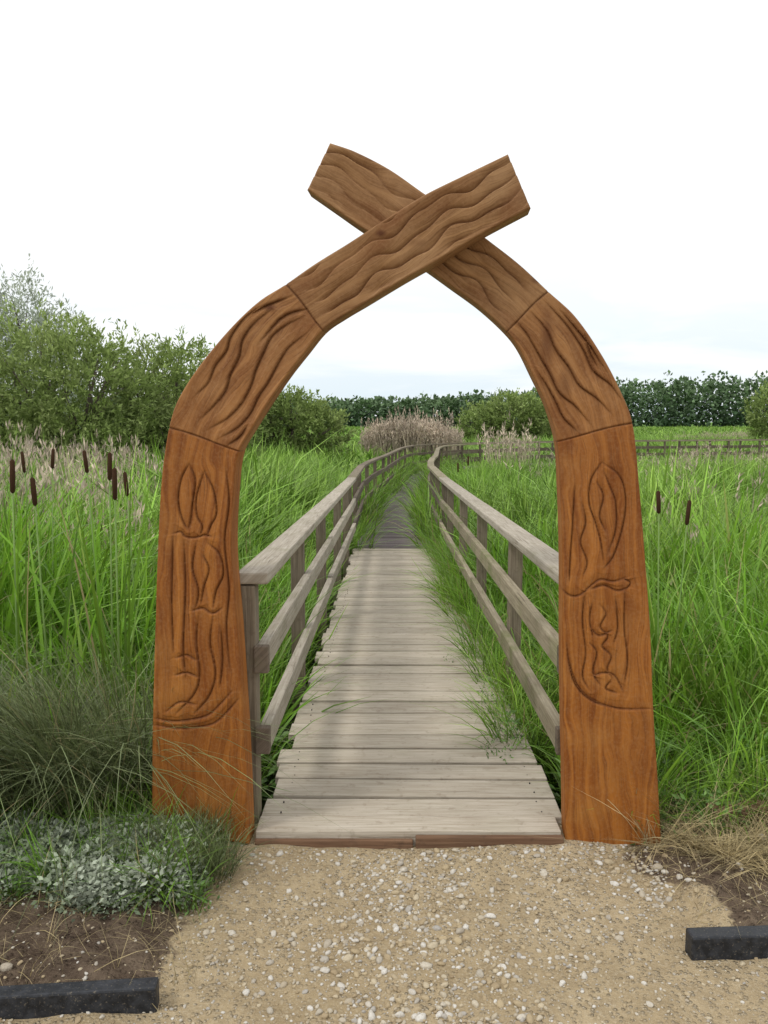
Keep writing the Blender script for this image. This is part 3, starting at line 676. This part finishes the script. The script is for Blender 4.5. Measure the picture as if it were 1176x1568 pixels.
# ------------------------------------------------------------------ gravel
pc=bpy.data.collections.new('pebble_variants')
for i in range(8):
    bm=bmesh.new(); bmesh.ops.create_icosphere(bm,subdivisions=2,radius=1); r=np.random.default_rng(i)
    a=r.normal(0,1,(6,3)); a/=np.linalg.norm(a,axis=1)[:,None]; sc3=(1,r.uniform(.6,.95),r.uniform(.42,.7))
    co=np.array([v.co[:] for v in bm.verts])
    for q in a:
        dd=co@q; lim=r.uniform(.55,.8); co-=np.clip(dd-lim,0,None)[:,None]*q[None]*.9
    co*=np.array(sc3); F=np.array([[v.index for v in f.verts] for f in bm.faces]); bm.free()
    pc.objects.link(bpy.data.objects.new('pebble_%02d'%i,np_mesh('pebble_%02d'%i,co,F,None,False,[M_peb])))
n=52000; x=rng.uniform(-1.7,1.7,n); y=rng.uniform(-1.75,.1,n)
patch=np.maximum(sstep(-.2,.8,snoise(x,y,.6,41)),.95*np.exp(-((x-.05)/.55)**2-((y+.62)/.26)**2))
patch=np.maximum(patch,.95*np.exp(-((x-.85)/.28)**2-((y+.22)/.22)**2))
patch=np.maximum(patch,.9*sstep(-.95,-1.15,y)*sstep(.1,-.5,x)); patch=np.maximum(patch,.8*sstep(-.22,-.05,y)*(np.abs(x-.1)<.6))
den=.16+.5*patch
soilm=((x<-.66)&(y>-.88))|((x>1.0)&(y>-.65)); den=np.where(soilm,.06,den)
ok=(rng.uniform(0,1,n)<den)&(y<.0-.03*(np.abs(x-.1)<.6)); x,y,patch=x[ok],y[ok],patch[ok]; n=len(x)
u=rng.uniform(0,1,n)
sz=.0028+.0055*rng.uniform(0,1,n)**2+np.where(u<.04+.16*patch,rng.uniform(.003,.009,n),0)+np.where(u<.003+.022*patch,rng.uniform(.003,.009,n),0)
rot=np.stack([rng.normal(0,.25,n),rng.normal(0,.25,n),rng.uniform(0,6.28,n)],-1)
me=bpy.data.meshes.new('gravel'); me.vertices.add(n); me.vertices.foreach_set('co',np.stack([x,y,th(x,y)+sz*.12],-1).astype(np.float32).ravel())
for nm,ty,ar,fld in (('rot','FLOAT_VECTOR',rot,'vector'),('scl','FLOAT_VECTOR',np.stack([sz]*3,-1),'vector'),('vid','INT',rng.integers(0,8,n),'value')):
    a=me.attributes.new(nm,ty,'POINT'); a.data.foreach_set(fld,np.asarray(ar,np.int32 if ty=='INT' else np.float32).ravel())
o=link(bpy.data.objects.new('gravel',me))
ng=bpy.data.node_groups.new('gravel_nodes','GeometryNodeTree')
ng.interface.new_socket('Geometry',in_out='INPUT',socket_type='NodeSocketGeometry'); ng.interface.new_socket('Geometry',in_out='OUTPUT',socket_type='NodeSocketGeometry')
N=ng.nodes; gi=N.new('NodeGroupInput'); go=N.new('NodeGroupOutput'); ip=N.new('GeometryNodeInstanceOnPoints'); ci=N.new('GeometryNodeCollectionInfo')
ci.inputs['Collection'].default_value=pc; ci.inputs['Separate Children'].default_value=True; ci.inputs['Reset Children'].default_value=True
ip.inputs['Pick Instance'].default_value=True
def na(nm,ty):
    a=N.new('GeometryNodeInputNamedAttribute'); a.data_type=ty; a.inputs['Name'].default_value=nm; return a.outputs[0]
Lk=ng.links
Lk.new(gi.outputs[0],ip.inputs['Points']); Lk.new(ci.outputs[0],ip.inputs['Instance']); Lk.new(na('vid','INT'),ip.inputs['Instance Index'])
Lk.new(na('rot','FLOAT_VECTOR'),ip.inputs['Rotation']); Lk.new(na('scl','FLOAT_VECTOR'),ip.inputs['Scale']); Lk.new(ip.outputs[0],go.inputs[0])
md=o.modifiers.new('scatter','NODES'); md.node_group=ng
# ------------------------------------------------------------------ world, sun, camera
w=bpy.data.worlds.new('World'); scene.world=w; w.use_nodes=True
T=NT(w); SE=math.radians(52)
dirv=Vector((-.75,-.55,0)).normalized()*math.cos(SE)+Vector((0,0,math.sin(SE)))
sky=T.n('ShaderNodeTexSky',sky_type='NISHITA',sun_disc=False,sun_elevation=SE,sun_rotation=math.atan2(dirv.x,dirv.y))
tc=T.n('ShaderNodeTexCoord').outputs['Generated']
sp=T.n('ShaderNodeSeparateXYZ'); T.l(tc,sp.inputs[0])
nn=T.noise(T.mapping(tc,(1.3,1.3,7)),2.2,6,.55,.3)
n2=T.noise(T.mapping(tc,(1,1,4)),5,5,.5)
el=T.mr(sp.outputs[2],0.0,.26)
hor=T.mix(T.mr(nn,.40,.60),(7.9,9.1,9.9),(11.0,11.1,11.2))
cl=T.mix(el,hor,T.mix(T.mr(n2,.3,.7),(11.6,11.6,11.6),(12.0,12.0,12.0)))
c=T.mix(.95,sky.outputs[0],cl)
bg=T.n('ShaderNodeBackground'); T.l(c,bg.inputs[0]); bg.inputs[1].default_value=.1
o=T.n('ShaderNodeOutputWorld'); T.l(bg.outputs[0],o.inputs[0])
sl=bpy.data.lights.new('sun','SUN'); sl.energy=1.3; sl.angle=math.radians(10); sl.color=(1,.96,.9)
so=bpy.data.objects.new('sun',sl); link(so)
so.rotation_euler=dirv.to_track_quat('Z','Y').to_euler()
cd=bpy.data.cameras.new('camera'); cam=bpy.data.objects.new('camera',cd); link(cam)
cam.location=(0,-CAMD,CAMH); cam.rotation_euler=(math.pi/2-PITCH,0,0)
cd.sensor_fit='VERTICAL'; cd.sensor_height=24; cd.lens=24*1269/1568; cd.clip_end=4000; cd.clip_start=.05
scene.camera=cam
scene.view_settings.view_transform='Standard'; scene.view_settings.look='None'; scene.view_settings.exposure=0
